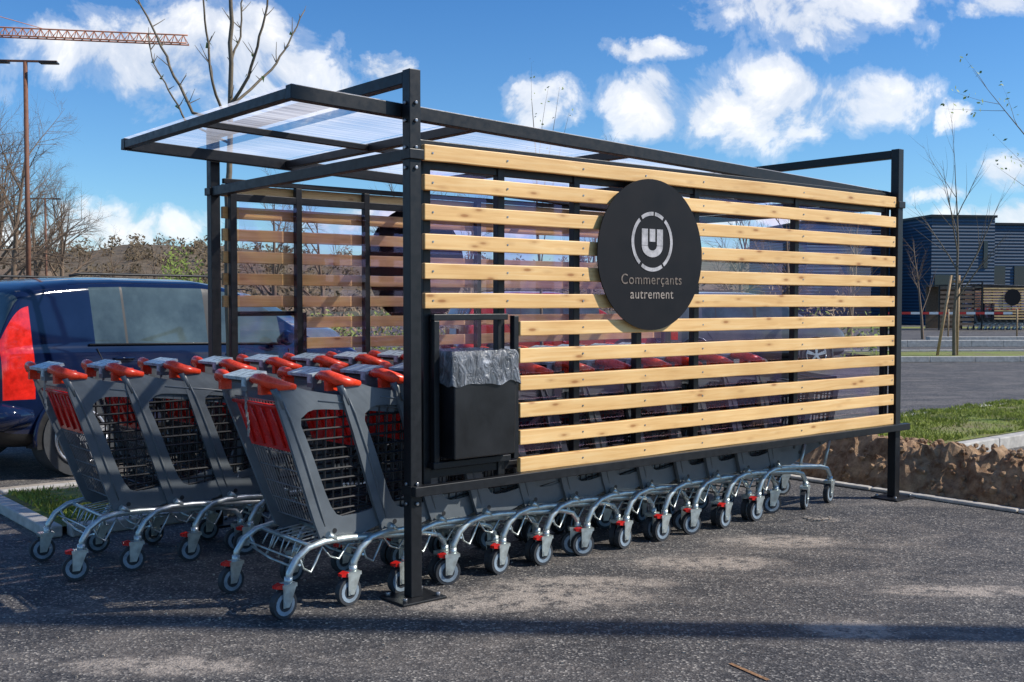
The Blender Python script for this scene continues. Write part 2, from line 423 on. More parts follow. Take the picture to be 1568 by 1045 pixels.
# ------------------------------------------------------------------ carts
def hw(x,z):
    x=max(-.1,min(1,x));return .262-.075*max(0,x)-.035*(1-min(1,max(0,(z-.35)/.6)))
OUT=[(-.07,.975),(.0,1.005),(.11,.968),(.5,.905),(.91,.855),(.965,.80),(.93,.62),(.88,.42),(.6,.355),(.34,.285),(.19,.280),(.14,.40),(.025,.72)]
INN=[(.055,.845),(.11,.888),(.20,.885),(.5,.855),(.86,.805),(.895,.77),(.86,.60),(.82,.49),(.6,.435),(.38,.395),(.27,.395),(.22,.46),(.11,.73)]
def span(poly,ax,val):
    xs=[]
    for i in range(len(poly)):
        a=poly[i];b=poly[(i+1)%len(poly)]
        if (a[ax]-val)*(b[ax]-val)<0:
            t=(val-a[ax])/(b[ax]-a[ax]);o=1-ax;xs.append(a[o]+(b[o]-a[o])*t)
    xs.sort();return xs
def cart_mesh(gate,chain):
    c=MB()
    def sm(loop):
        r=[]
        for i in range(len(loop)):
            a=loop[i];b=loop[(i+1)%len(loop)]
            r.append((a[0]*.8+b[0]*.2,a[1]*.8+b[1]*.2));r.append((a[0]*.2+b[0]*.8,a[1]*.2+b[1]*.8))
        return r
    O=sm(OUT);I=sm(INN);n=len(O)
    for sg in(-1,1):
        vs=[]
        for lp in(O,I):
            for x,z in lp: vs.append((x,sg*(hw(x,z)+.012),z))
        for lp in(O,I):
            for x,z in lp: vs.append((x,sg*(hw(x,z)-.010),z))
        fs=[]
        for i in range(n):
            j=(i+1)%n
            fs+= [(i,j,n+j,n+i),(2*n+i,3*n+i,3*n+j,2*n+j),(i,2*n+i,2*n+j,j),(n+i,n+j,3*n+j,3*n+i)]
        c.add(vs,fs,0)
        rb=[(-.025,.93),(.01,.86),(.085,.68),(.165,.46),(.2,.36)]
        c.tube([(x,sg*(hw(x,z)+.012),z) for x,z in rb],[.003,.006,.007,.006,.003],0,6)
        rb=[(.15,.925),(.4,.895),(.7,.85),(.9,.82)]
        c.tube([(x,sg*(hw(x,z)+.012),z) for x,z in rb],[.003,.006,.006,.003],0,6)
        for q in((.25,.335),(.5,.375),(.75,.415)): c.tube([(q[0],sg*(hw(*q)+.011),q[1]),(q[0],sg*(hw(*q)+.015),q[1])],.012,1,8)
        z=.43
        while z<.89:
            xs=span(INN,1,z)
            if len(xs)>=2: 
                q=[(xs[0]-.01,sg*hw(xs[0],z),z),(xs[-1]+.01,sg*hw(xs[-1],z),z)]
                c.tube(q,.005,1,4,smooth=False,caps=False)
            z+=.046
        x=.11
        while x<.88:
            zs=span(INN,0,x)
            if len(zs)>=2:
                c.tube([(x,sg*(hw(x,zs[0])-.004),zs[0]-.01),(x,sg*(hw(x,zs[-1])-.004),zs[-1]+.01)],.0045,1,4,smooth=False,caps=False)
            x+=.046
    for k in range(9):
        t=-1+2*k/8
        c.tube([(.22,t*.22,.39),(.86,t*.165,.47),(.93,t*.18,.82)],.004,1,4,smooth=False,caps=False)
    for k in range(7):
        x=.26+k*.1;z=.394+(x-.22)/.64*.08;c.tube([(x,-hw(x,z),z),(x,hw(x,z),z)],.004,1,4,smooth=False,caps=False)
    for k in range(8):
        f=k/7;x=.865+.06*f;z=.49+.33*f;c.tube([(x,-hw(x,z),z),(x,hw(x,z),z)],.004,1,4,smooth=False,caps=False)
    c.box((.935,0,.83),(.03,.36,.05),0)
    def gp(t,y): return (-.01+.20*t,y,.925-.56*t)
    if gate:
        for k in range(17):
            y=-.225+.45*k/16;c.tube([gp(0,y),gp(1,y*.93)],.0026,2,4,smooth=False,caps=False)
        for k in range(8):
            t=k/7;c.tube([gp(t,-.235+.012*t),gp(t,.235-.012*t)],.0032,2,4,smooth=False,caps=False)
    a=[(-.012,-.215,.90),(-.012,.215,.90),(.055,.20,.70),(.055,-.20,.70)]
    b=[(p[0]+.008,p[1],p[2]) for p in a]
    c.add(a+b,[(0,1,2,3),(7,6,5,4),(0,4,5,1),(1,5,6,2),(2,6,7,3),(3,7,4,0)],4)
    for y in(-.15,-.05,.05,.15): c.tube([(-.018,y,.89),(.046,y,.715)],.006,4,6)
    c.tube([(-.024,-.22,.905),(-.024,.22,.905)],.009,4,8)
    hx,hz=-.085,1.02
    c.tube([(hx,-.25,hz),(hx,.25,hz)],.014,1,8)
    for sg in(-1,1):
        pts=[(hx-.004,sg*.115,hz+.0),(hx-.008,sg*.16,hz+.008),(hx-.006,sg*.21,hz+.008),(hx+.008,sg*.25,hz-.004),(hx+.05,sg*.272,hz-.018),(hx+.12,sg*.27,hz-.028)]
        c.tube(pts,[.016,.022,.026,.027,.024,.012],5,10)
        c.box((hx+.045,sg*.19,hz-.006),(.075,.10,.018),5)
        c.box((hx+.012,sg*.20,hz-.035),(.05,.03,.05),5)
        c.tube([(-.06,sg*.262,.99),(-.02,sg*.262,.90)],[.02,.012],0,6)
    c.box((hx+.018,0,hz+.012),(.10,.235,.014),6,Matrix.Translation((hx,0,hz))@Matrix.Rotation(math.radians(-14),4,'Y')@Matrix.Translation((-hx,0,-hz)))
    c.box((hx+.035,.0,hz-.012),(.07,.21,.02),1)
    c.box((hx-.004,-.085,hz-.02),(.05,.055,.06),0)
    c.box((hx-.03,-.085,hz-.015),(.006,.035,.03),6)
    for k in range(chain):
        p=(hx-.022-.006*math.sin(k*.5),-.10,hz-.05-k*.017)
        if k%2: c.box(p,(.004,.011,.021),2)
        else: c.box(p,(.011,.004,.021),2)
    for sg in(-1,1):
        pts=[(.0,sg*.262,.15),(.005,sg*.262,.19),(.04,sg*.26,.245),(.10,sg*.255,.285),(.18,sg*.25,.300),(.30,sg*.24,.298),(.55,sg*.215,.275),(.75,sg*.195,.255),(.84,sg*.185,.232),(.875,sg*.182,.19),(.88,sg*.182,.155)]
        c.tube(pts,[.016]*3+[.015]*8,3,8)
        c.tube([(.24,sg*.245,.30),(.20,sg*.25,.33)],.016,3,6)
        c.tube([(.80,sg*.19,.25),(.87,sg*.185,.44)],.011,3,6)
        w=[(.06,sg*.235,.26),(.09,sg*.225,.19),(.13,sg*.22,.165),(.16,sg*.215,.21),(.19,sg*.215,.27),(.23,sg*.21,.22),(.28,sg*.205,.20),(.33,sg*.20,.26),(.5,sg*.19,.25)]
        c.tube(w,.006,3,6)
    c.tube([(.13,-.25,.285),(.13,.25,.285)],.010,3,6)
    c.tube([(.30,-.24,.30),(.30,.24,.30)],.008,3,6)
    c.tube([(.78,-.19,.25),(.78,.19,.25)],.010,3,6)
    for k in range(8):
        y=-.19+.38*k/7
        c.tube([(.10,y,.19+.035*(k%2)),(.13,y,.275),(.30,y*.97,.295),(.78,y*.85,.245)],.004,3,5)
    c.tube([(.07,-.235,.21),(.095,-.1,.175),(.095,.1,.175),(.07,.235,.21)],.006,3,6)
    c.tube([(.05,-.24,.235),(.07,-.1,.225),(.07,.1,.225),(.05,.24,.235)],.005,3,6)
    def caster(x,y,ang,red):
        M=Matrix.Translation((x,y,0))@Matrix.Rotation(ang,4,'Z')
        wx=-.028;r=.0625
        c.tube([(wx,-.015,r),(wx,.015,r)],r,7,20,M,smooth=False)
        c.tube([(wx,-.0165,r),(wx,.0165,r)],r*.78,8,18,M,smooth=False)
        c.tube([(wx,-.018,r),(wx,.018,r)],r*.5,7,14,M,smooth=False)
        c.tube([(wx,-.028,r),(wx,.028,r)],.012,3,8,M)
        for s_ in(-1,1):
            vs=[(-.045,s_*.022,.05),(-.012,s_*.022,.05),(.022,s_*.022,.135),(-.045,s_*.022,.14)]
            v2=[(p[0],s_*.026,p[2]) for p in vs]
            c.add(vs+v2,[(0,1,2,3),(7,6,5,4),(0,4,5,1),(1,5,6,2),(2,6,7,3),(3,7,4,0)],3,False,M)
        c.box((-.01,0,.142),(.075,.054,.016),3,M)
        c.tube([(0,0,.14),(0,0,.175)],.019,3,10,M)
        if red:
            vs=[(-.04,-.022,.130),(-.04,.022,.130),(-.04,.022,.154),(-.04,-.022,.154),(-.074,-.014,.136),(-.074,.014,.136),(-.074,.014,.148),(-.074,-.014,.148)]
            c.add(vs,[(0,1,2,3),(7,6,5,4),(0,4,5,1),(1,5,6,2),(2,6,7,3),(3,7,4,0)],4,False,M)
    rr=random.Random(gate*7+chain)
    caster(0,-.262,rr.uniform(-.5,.5),True);caster(0,.262,rr.uniform(-.3,.3),chain%2==0)
    caster(.88,-.182,rr.uniform(-.7,.7),False);caster(.88,.182,rr.uniform(-.5,.5),False)
    me=bpy.data.meshes.new('shopping_cart_mesh');me.from_pydata(c.v,[],c.f)
    for m in(m_cplastic,m_cgrid,m_cwire,m_zinc,m_red,m_orange,m_pale,m_tyre,m_hub): me.materials.append(m)
    me.polygons.foreach_set('material_index',c.m);me.polygons.foreach_set('use_smooth',c.sm);me.update();return me
cg=[cart_mesh(True,12),cart_mesh(True,9)];cn=[cart_mesh(False,8),cart_mesh(False,5),cart_mesh(False,12)]
def cart(s,w,g,rot=0):
    M=SH@Matrix.Translation((s,w,0))@Matrix.Rotation(rot,4,'Z')
    mkobj('shopping_cart',g,None,M)
for k in range(12):
    cart(-.565+k*.293+R.uniform(-.02,.02),.37+R.uniform(-.018,.018),cg[0] if k==0 else cn[k%3],R.uniform(-.02,.02))
for k in range(15):
    cart(-1.08+k*.298+R.uniform(-.02,.02),1.58+R.uniform(-.025,.025),cg[1] if k<2 else cn[k%3],R.uniform(-.025,.025))

# ------------------------------------------------------------------ car
def car(M,name='parked_car',colr=((.004,.009,.035),(.007,.015,.050))):
    E=empty(name,M)
    paint,nt,p,o=new_mat('car_paint')
    tcn=nt.nodes.new('ShaderNodeTexCoord');nn=noise_n(nt,4,3,.5,tcn.outputs['Object'])
    rr=ramp(nt,[(.3,colr[0]),(.7,colr[1])],nn.outputs[0]);nt.links.new(rr.outputs[0],p.inputs['Base Color'])
    p.inputs['Metallic'].default_value=.0;p.inputs['Roughness'].default_value=.07;p.inputs['Specular IOR Level'].default_value=.55
    glass=basic('car_glass',(.06,.085,.09),.03,0,.6,2,rv=.01,spec=.6)
    black=basic('car_trim_black',(.012,.012,.013),.5)
    lamp=basic('car_tail_lamp',(.70,.02,.012),.12,0,.3,18,coat=1)
    alloy=basic('alloy_rim',(.6,.6,.62),.3,.7)
    S0=[(-.64,.40,.70,.80,.60,.86),(-.63,.33,.80,.90,.72,.97),(-.60,.26,.845,.99,.76,1.07),(-.50,.24,.865,1.01,.745,1.33),(-.42,.23,.87,1.015,.73,1.45),(-.25,.22,.875,1.02,.72,1.51),(.12,.22,.88,1.015,.715,1.545),(.45,.22,.88,1.01,.715,1.555),(1.25,.22,.88,.99,.715,1.55),(1.62,.22,.88,.97,.715,1.50),(2.05,.22,.88,.96,.735,1.28),(2.38,.22,.875,.955,.78,1.05),(2.46,.22,.87,.95,.79,1.01),(2.8,.23,.86,.92,.76,.97),(3.1,.25,.83,.84,.70,.90),(3.26,.28,.76,.70,.62,.75),(3.32,.36,.66,.55,.55,.58)]
    def at(x):
        for a,b in zip(S0[:-1],S0[1:]):
            if a[0]<=x<=b[0]:
                t=(x-a[0])/(b[0]-a[0]);return tuple(a[i]+(b[i]-a[i])*t for i in range(6))
    xs=sorted(set([s[0] for s in S0 if not(.10<s[0]<1.3 and s[0]!=.12)]+[-.36,.145,.16,.175,.30,.415,.43,.455,.47,.7,.95,1.205,1.22,1.265,1.28,1.40]))
    ST=[at(x) for x in xs]
    rings=[];top=12
    for (x,zb,w,zl,wt,zt) in ST:
        gh=zt-zl
        za=zl+.005;zc=zt-max(.02,gh*.14);wa=w*.955;wc=wt+.03
        L1=lambda t:(wa+(wc-wa)*t+.012*math.sin(t*3.14),za+(zc-za)*t)
        h=[(0,zb),(w*.88,zb),(w*.97,zb+.10),(w,zb+(zl-zb)*.5),(w*.992,zl-.09),(w*.97,zl-.02),(wa,za),L1(.1),L1(.9),(wc,zc),(wt-.02,zt-.015),(wt*.5,zt+.010),(0,zt+.018)]
        rings.append([(x,-y,z) for y,z in h]+[(x,y,z) for y,z in reversed(h[1:-1])])
    b=MB();n=len(rings[0]);vs=[v for r in rings for v in r];fs=[];ms=[]
    for i in range(len(rings)-1):
        xa=ST[i][0];xb=ST[i+1][0]
        for k in range(n):
            k2=(k+1)%n
            kk=k if k<top else n-1-k
            mt=0
            if kk in(6,7,8) and ((xa>=.155 and xb<=.435) or (xa>=.45 and xb<=1.225) or (xa>=1.275 and xb<=2.06)): mt=1
            if kk in(6,7,8) and ((xa>=.425 and xb<=.46) or (xa>=1.215 and xb<=1.285)): mt=2
            if kk in(9,10,11) and xa>=1.61 and xb<=2.39: mt=1
            if kk in(9,10,11) and xa>=-.61 and xb<=-.41: mt=1
            if kk in(0,1): mt=2
            # wrap-round tail lamp set into the rear corner
            if kk in(3,4,5,6,7) and xa>=-.61 and xb<=-.355: mt=3
            fs.append((i*n+k,i*n+n+k,i*n+n+k2,i*n+k2));ms.append(mt)
    b.v+=vs
    for f,m_ in zip(fs,ms): b.f.append(f);b.m.append(m_);b.sm.append(True)
    b.f.append(tuple(range(n)));b.m.append(0);b.sm.append(True)
    b.f.append(tuple(reversed([ (len(rings)-1)*n+k for k in range(n)])));b.m.append(0);b.sm.append(True)
    b.obj('body',[paint,glass,black,lamp],E,subsurf=2)
    d=MB()
    for sg in(-1,1):
        for wx in(0,2.55):
            A=[math.radians(-12+204*k/24) for k in range(25)]
            vs=[(wx+.355*math.cos(a),sg*.876,.31+.355*math.sin(a)) for a in A]+[(wx+.355*math.cos(a),sg*.70,.31+.355*math.sin(a)) for a in A]
            d.add(vs,[tuple(range(25)) if sg<0 else tuple(reversed(range(25)))]+[(k,k+1,26+k,25+k) for k in range(24)],0)
            d.tube([(wx,sg*.68,.305),(wx,sg*.888,.305)],.305,1,40,smooth=False)
            d.tube([(wx,sg*.86,.305),(wx,sg*.892,.305)],.215,0,32,smooth=False)
            pr=[(wx+.21*math.cos(a),sg*.895,.305+.21*math.sin(a)) for a in [2*math.pi*k/28 for k in range(29)]]
            d.tube(pr,.012,2,6)
            for k in range(5):
                a=2*math.pi*k/5+.3
                for da in(-.13,.13):
                    d.beam((wx+.03*math.cos(a+da),sg*.903,.305+.03*math.sin(a+da)),(wx+.205*math.cos(a+da*.8),sg*.897,.305+.205*math.sin(a+da*.8)),.012,.032,2)
            d.tube([(wx,sg*.885,.305),(wx,sg*.909,.305)],.045,2,12)
            d.tube([(wx+.365*math.cos(a),sg*.870,.31+.365*math.sin(a)) for a in [math.radians(-8+196*k/20) for k in range(21)]],.016,3,6)
        for hx in(.30,1.40): d.tube([(hx,sg*.874,.90),(hx+.03,sg*.894,.905),(hx+.15,sg*.894,.905),(hx+.18,sg*.874,.90)],.012,3,6)
        d.tube([(1.95,sg*.90,1.0),(1.98,sg*.98,1.03),(1.99,sg*1.03,1.03)],[.03,.075,.05],3,10)
        for q in([(.16,.99),(.28,.74),(.36,.64)],[(1.25,.98),(1.27,.6),(1.26,.28)],[(2.1,.93),(2.12,.6),(2.10,.3)]):
            d.tube([(x,sg*(.876 if z<.9 else .864),z) for x,z in q],.004,0,5)
        d.tube([(.45,sg*.880,.50),(2.1,sg*.874,.50)],.014,0,6)
        d.tube([(.05,sg*.66,1.565),(.15,sg*.66,1.585),(1.4,sg*.66,1.585),(1.55,sg*.66,1.555)],.012,0,6)
        d.tube([(.10,sg*.853,1.022),(1.25,sg*.853,1.0),(2.1,sg*.85,.975)],.009,0,6)
        # lower bumper covers the part of the corner below the lamp
        d.tube([(-.655,sg*.35,.50),(-.645,sg*.72,.50),(-.58,sg*.83,.50),(-.38,sg*.868,.50)],[.10,.11,.11,.05],3,12)
    d.obj('wheels_and_trim',[black,m_tyre,alloy,paint],E)
    g=MB();g.box((-.665,0,.80),(.01,.5,.11),0);g.obj('number_plate',[m_white],E)
hd=math.atan2(.78,.62)
side=Vector((-.78,.62,0))*.80
car(Matrix.Translation(Vector((-3.44,8.50,0))+side)@Matrix.Rotation(hd,4,'Z'))
car(Matrix.Translation((-6.3,19,0))@Matrix.Rotation(-.2,4,'Z'),colr=((.10,.10,.11),(.14,.14,.15)))
car(Matrix.Translation((-.5,21,0))@Matrix.Rotation(.3,4,'Z'),colr=((.35,.02,.015),(.42,.03,.02)))
car(Matrix.Translation((3.4,22,0))@Matrix.Rotation(.2,4,'Z'),colr=((.10,.11,.12),(.14,.15,.16)))

# ------------------------------------------------------------------ trees
def branch(mb,p,d,L,r,lev,rng,mat=0,curve=.25,up=.3,kids=(4,7),tipr=.15,leaf=None,seg=5,spread=(25,50)):
    n=5;pts=[p];rs=[r];dd=d.normalized()
    for i in range(n):
        dd=(dd+Vector((rng.uniform(-1,1),rng.uniform(-1,1),rng.uniform(-.6,1)*up+up*.5))*curve*.4).normalized()
        pts.append(pts[-1]+dd*(L/n));rs.append(r*(1-(1-tipr)*(i+1)/n))
    mb.tube(pts,rs,mat,seg,caps=False)
    if lev<=0:
        if leaf is not None:
            for q in pts[2:]:
                for _ in range(leaf):
                    c=q+Vector([rng.uniform(-.05,.05) for _ in range(3)]);s_=rng.uniform(.012,.03)
                    a=Vector([rng.uniform(-1,1) for _ in range(3)]).normalized()*s_;b=a.orthogonal().normalized()*s_*.6
                    mb.add([c-a,c+b,c+a,c-b],[(0,1,2,3)],1)
        return
    k=rng.randint(*kids)
    for j in range(k):
        t=.25+.72*(j+rng.random()*.6)/k
        i=min(n-1,int(t*n));f=t*n-i
        q=pts[i].lerp(pts[i+1],f);td=(pts[i+1]-pts[i]).normalized()
        ax=td.orthogonal();ax.rotate(Quaternion(td,rng.uniform(0,6.28)))
        nd=td.copy();nd.rotate(Quaternion(ax.normalized(),math.radians(rng.uniform(*spread))))
        branch(mb,q,nd,L*rng.uniform(.38,.62)*(1.15-t*.5),max(.003,rs[i]*.55),lev-1,rng,mat,curve,up,kids,tipr,leaf,max(3,seg-1),spread)
def tree(name,x,y,h,r,lev,seed,mat=m_bark,kids=(5,8),leaf=None,lean=(0,0),spread=(25,50),curve=.2,stake=False,z0=0):
    rng=random.Random(seed);mb=MB()
    branch(mb,Vector((0,0,0)),Vector((lean[0],lean[1],1)),h,r,lev,rng,0,curve,.3,kids,.12,leaf,7,spread)
    if stake:
        mb.tube([(-.42,0,0),(-.10,0,2.0)],.035,2,7);mb.tube([(.10,.1,0),(.12,.1,2.0)],.035,2,7)
        mb.beam((-.14,0.03,1.85),(.16,.07,1.85),.02,.06,2)
    mb.obj(name,[mat,m_leaf,m_stake],None,Matrix.Translation((x,y,z0)))
def young_tree():
    mb=MB();rng=random.Random(3)
    bx,d=px(350,8.2),8.2
    def P(x,y,dd=0): return Vector((px(x,d+dd)-bx,dd,CH+(463-y)/F*(d+dd)))
    limbs=[([P(352,790),P(352,600),P(349,420),P(351,300),P(356,160),P(358,40),P(357,-60)],.035),
           ([P(353,190),P(300,175,.1),P(272,120,.2),P(246,60,.3),P(216,0,.3),P(200,-60,.3)],.014),
           ([P(356,165),P(385,120,-.1),P(402,60,-.2),P(415,0,-.2),P(424,-60,-.2)],.014),
           ([P(354,170),P(418,110,.3),P(446,70,.4),P(470,20,.5)],.012),
           ([P(353,200),P(328,130,-.3),P(322,70,-.3),P(315,0,-.4),P(310,-50,-.4)],.012),
           ([P(353,220),P(290,190,.4),P(262,140,.5),P(240,100,.6),P(232,60,.6)],.010),
           ([P(357,100),P(372,60,.1),P(374,10,.1),P(385,-50,.1)],.010)]
    for pts,r in limbs:
        pp=[]
        for i in range(len(pts)-1):
            for k in range(4):
                q=pts[i].lerp(pts[i+1],k/4)
                pp.append(q+Vector((rng.uniform(-1,1),rng.uniform(-1,1),0))*.008)
        pp.append(pts[-1]);n=len(pp)
        mb.tube(pp,[r*(1-.65*i/(n-1)) for i in range(n)],0,7)
        for i in range(n//4,n,2):
            for _ in range(1 if r>.03 else 2):
                dd=Vector((rng.uniform(-1,1),rng.uniform(-1,1),rng.uniform(.3,1.2))).normalized()
                if i>9 or r<.03: branch(mb,pp[i],dd,rng.uniform(.04,.18),.0045,0,rng,0,.2,.3,(1,2),.4,None,4)
                if rng.random()<.35:
                    c=pp[i];mb.add([c+Vector((rng.uniform(-.035,.035),0,rng.uniform(-.035,.035))) for _ in range(3)],[(0,1,2)],1)
    mb.obj('young_tree',[m_bark,m_leaf],None,Matrix.Translation((bx,d,0)))
young_tree()
tree('young_tree',px(830,15),15,CH+(463-158)/F*15,.03,1,11,leaf=2,spread=(8,20))
tree('bare_tree',px(1012,24),24,3.9,.05,3,12,mat=m_barkd,kids=(6,9))
tree('young_tree',px(1462,25.8),25.8,4.6,.05,2,13,stake=True,kids=(6,8),spread=(15,35),lean=(.03,0))
tree('young_tree',px(1600,11),11,3.7,.035,2,24,leaf=3,kids=(5,8),spread=(30,60))
for x,d,h,s in((20,42,7.4,15),(-60,36,6.8,16),(95,55,6.5,17),(60,60,7.5,21),(-10,50,8,22)):
    tree('bare_tree',px(x,d),d,h,.16,3,s,mat=m_barkd,kids=(9,12),spread=(25,55))
tree('young_tree',px(1413,40),40,3.6,.06,2,18,mat=m_barkd,kids=(6,9))
for i,(x,d,h) in enumerate([(420,30,5),(500,38,5.5),(640,28,4.8),(720,34,5),(900,30,4.6),(1130,32,4.6),(1210,26,4.0),(1300,34,4.4),(240,70,6),(180,64,5.4)]):
    tree('bare_tree',px(x,d),d,h*.82,.1,3,30+i,mat=m_barkd,kids=(6,9))

def mass(name,items,mat,fs=(.15,.4),seed=1):
    rng=random.Random(seed);mb=MB()
    for (x,y,z,rx,rz,n) in items:
        for _ in range(n):
            v=Vector([rng.gauss(0,1) for _ in range(3)]).normalized()*(rng.random()**.45)
            c=Vector((x+v.x*rx,y+v.y*rx,max(.02,z+v.z*rz)))
            s=rng.uniform(*fs);a=Vector([rng.uniform(-1,1) for _ in range(3)]).normalized()*s;b=a.orthogonal().normalized()*s*rng.uniform(.2,.6)
            mb.add([c-a,c+b,c+a,c-b],[(0,1,2,3)],0)
    return mb.obj(name,[mat])
m_bush=basic('bush_green',(.20,.26,.05),.8,0,.5,1.5)
m_scrub=basic('scrub_brown',(.28,.21,.13),.9,0,.5,.8)
mass('green_bush',[(px(285,30),30,1.3,.7,1.6,1300),(px(268,31),31,1.8,.45,1.2,500),(px(130,48),48,.9,.7,.9,400)],m_bush,(.03,.08),2)
its=[]
for i in range(30):
    x=-13+i*.9+R.uniform(-.4,.4);d=46+R.uniform(-4,4);h=R.uniform(.7,1.5)
    its.append((x,d,h*.6,1.2,h,200))
mass('hedgerow',its,m_scrub,(.04,.13),3)
its=[]
for i in range(14):
    x=-6+i*1.1+R.uniform(-.5,.5);d=27+R.uniform(-2,5);its.append((x,d,.5,.8,R.uniform(.5,1.0),220))
mass('shrub_bed',its,m_bush,(.03,.09),5)
def hillH(a,j):
    return (10+6*noise.noise(Vector((a*3,1,0)))+2*noise.noise(Vector((a*14,2,0))))*max(0,min(1,j/5))*(1.0+1.5*max(0,-math.sin(a)))
def hills():
    mb=MB();nx=160;ny=10;vs=[];fs=[]
    for i in range(nx+1):
        a=math.radians(-75+150*i/nx)
        for j in range(ny+1):
            r=210+j*30
            z=hillH(a,j)*1.3+noise.noise(Vector((a*90,j,0)))*.9*min(1,j)
            vs.append((r*math.sin(a),r*math.cos(a),z-.5))
    for i in range(nx):
        for j in range(ny):
            q=i*(ny+1)+j;fs.append((q,q+ny+1,q+ny+2,q+1))
    mb.add(vs,fs,0,True);mb.obj('woodland_hill',[m_woodland])
    its=[]
    for i in range(620):
        a=math.radians(R.uniform(-32,32));r=R.uniform(150,400)
        h=R.uniform(1.6,3.6);its.append((r*math.sin(a),r*math.cos(a),hillH(a,(r-210)/30)*1.3+h*.4,h*.9,h,60))
    mass('distant_trees',its,m_woodland,(.3,.8),9)
hills()

# ------------------------------------------------------------------ lamp, crane, buildings
def lamp(x,y,h,rot,mat,name='street_lamp',r=.06):
    mb=MB();mb.tube([(0,0,0),(0,0,h)],[r,r*.8],0,10)
    mb.box((0,0,.01),(.35,.35,.02),0)
    mb.box((-.05,0,h+.02),(1.5,.07,.04),0);mb.box((-.62,0,h-.01),(.5,.22,.035),1);mb.box((.52,0,h-.01),(.4,.22,.035),1)
    mb.obj(name,[mat,m_frame],None,Matrix.Translation((x,y,0))@Matrix.Rotation(rot,4,'Z'))
lamp(px(45,25),25,6.85,.1,m_rust)
lamp(px(72,52),52,6.3,.1,m_rust)
lamp(9.3,4.0,13.5,1.2,m_rust,r=.13)
def crane():
    d=125;E=MB();z=CH+(463-66)/F*d
    x0=px(-330,d);x1=px(292,d)
    n=46;w=1.0
    A=[];B=[];C=[]
    for k in range(n+1):
        f=k/n;x=x0+(x1-x0)*f;zz=z+1.6*(1-f)+ -.4*f
        A.append(Vector((x,d-.5,zz)));B.append(Vector((x,d+.5,zz)));C.append(Vector((x,d,zz+w)))
    for Q in(A,B,C): E.tube(Q,.09,0,5)
    for k in range(n):
        for Q in(A,B): E.tube([Q[k],C[k].lerp(C[k+1],.5)],.05,0,4);E.tube([C[k].lerp(C[k+1],.5),Q[k+1]],.05,0,4)
    mx=x0+10
    for a in(-.7,.7):
        for b in(-.7,.7): E.tube([(mx+a,d+b,0),(mx+a,d+b,z+7)],.12,0,5)
    zz=0
    while zz<z+5:
        E.tube([(mx-.7,d-.7,zz),(mx+.7,d-.7,zz+1.5)],.06,0,4);E.tube([(mx+.7,d-.7,zz+1.5),(mx-.7,d-.7,zz+3)],.06,0,4);zz+=3
    E.tube([(mx,d,z+7),tuple(C[30])],.04,0,4)
    E.obj('tower_crane',[m_crane])
crane()
def buildings():
    m,nt,p,o=new_mat('blue_cladding');L=nt.links
    tc=nt.nodes.new('ShaderNodeTexCoord');w=nt.nodes.new('ShaderNodeTexWave');w.inputs['Scale'].default_value=1.6;w.bands_direction='Z'
    L.new(tc.outputs['Object'],w.inputs[0])
    r=ramp(nt,[(.1,(.014,.035,.07)),(.6,(.025,.075,.14))],w.outputs[0]);L.new(r.outputs[0],p.inputs['Base Color'])
    p.inputs['Roughness'].default_value=.5
    b=nt.nodes.new('ShaderNodeBump');b.inputs['Strength'].default_value=.5;b.inputs['Distance'].default_value=.05;L.new(w.outputs[0],b.inputs['Height']);L.new(b.outputs[0],p.inputs['Normal'])
    g=basic('window_glass_dark',(.02,.03,.04),.08)
    E=empty('blue_warehouse',Matrix.Translation((px(1425,64),64,0))@Matrix.Rotation(math.radians(8),4,'Z'))
    a=MB();a.box((2.0,6,3.2),(4.0,12,6.4),0);a.box((8.2,8,3.05),(8.,12,6.1),0);a.box((-3,9,3.15),(6,10,6.3),0)
    a.obj('walls',[m],E)
    t=MB();t.box((2.0,6,6.45),(4.2,12.2,.14),0);t.box((8.3,8,6.17),(8.1,12.2,.14),0);t.box((-3.1,9,6.37),(6,10.2,.14),0)
    t.obj('parapets',[m_frame],E)
    q=MB()
    q.box((.8,-.02,2.3),(1.2,.06,1.4),0)
    for x in(5.3,7.2,9.1): q.box((x,1.98,2.8),(1.3,.06,1.6),0)
    q.box((3.4,-.03,4.2),(.25,.06,1.6),0)
    q.box((3.2,-.03,1.2),(1.1,.06,2.4),0);q.obj('windows_and_doors',[g],E)
    for i,(x,d,wd_,h) in enumerate(((30,62,3.6,2.5),(75,72,2.6,2.3),(-60,70,6,2.8))):
        E2=empty('white_building',Matrix.Translation((px(x,d),d,0))@Matrix.Rotation(.1*i,4,'Z'))
        a=MB();hw_=wd_/2;a.box((0,0,h/2),(wd_,4,h),0);a.add([(-hw_-.2,-2.3,h),(hw_+.2,-2.3,h),(hw_+.2,2.3,h),(-hw_-.2,2.3,h),(-hw_,0,h+.7),(hw_,0,h+.7)],[(0,1,5,4),(2,3,4,5),(0,4,3),(1,2,5)],1)
        for k in range(3): a.box((-hw_+.7+k*(wd_-1.4)/2,-2.02,1.6),(.55,.05,.9),2)
        a.obj('walls_and_roof',[m_white,m_barkd,g],E2)
buildings()
SH2=Matrix.Translation((px(1436,53),53,0))@Matrix.Rotation(math.radians(3),4,'Z')
build_shelter('cart_shelter',SH2@Matrix.Translation((2.2,0,0)),detail=False)
for k in range(9): mkobj('shopping_cart',cn[0],None,SH2@Matrix.Translation((1.9+k*.3,.5,0)))
sb=MB()
for i in range(9): sb.box((.95,0,.3+i*.22),(1.7,.04,.13),0)
for x in(.08,.95,1.82): sb.box((x,.05,1.1),(.06,.05,2.2),1)
sb.box((.95,.8,2.2),(1.9,1.7,.05),1);sb.box((.95,1.5,1.1),(1.8,.04,2.1),0)
sb.obj('slatted_store',[m_barkd,m_frame],None,SH2)
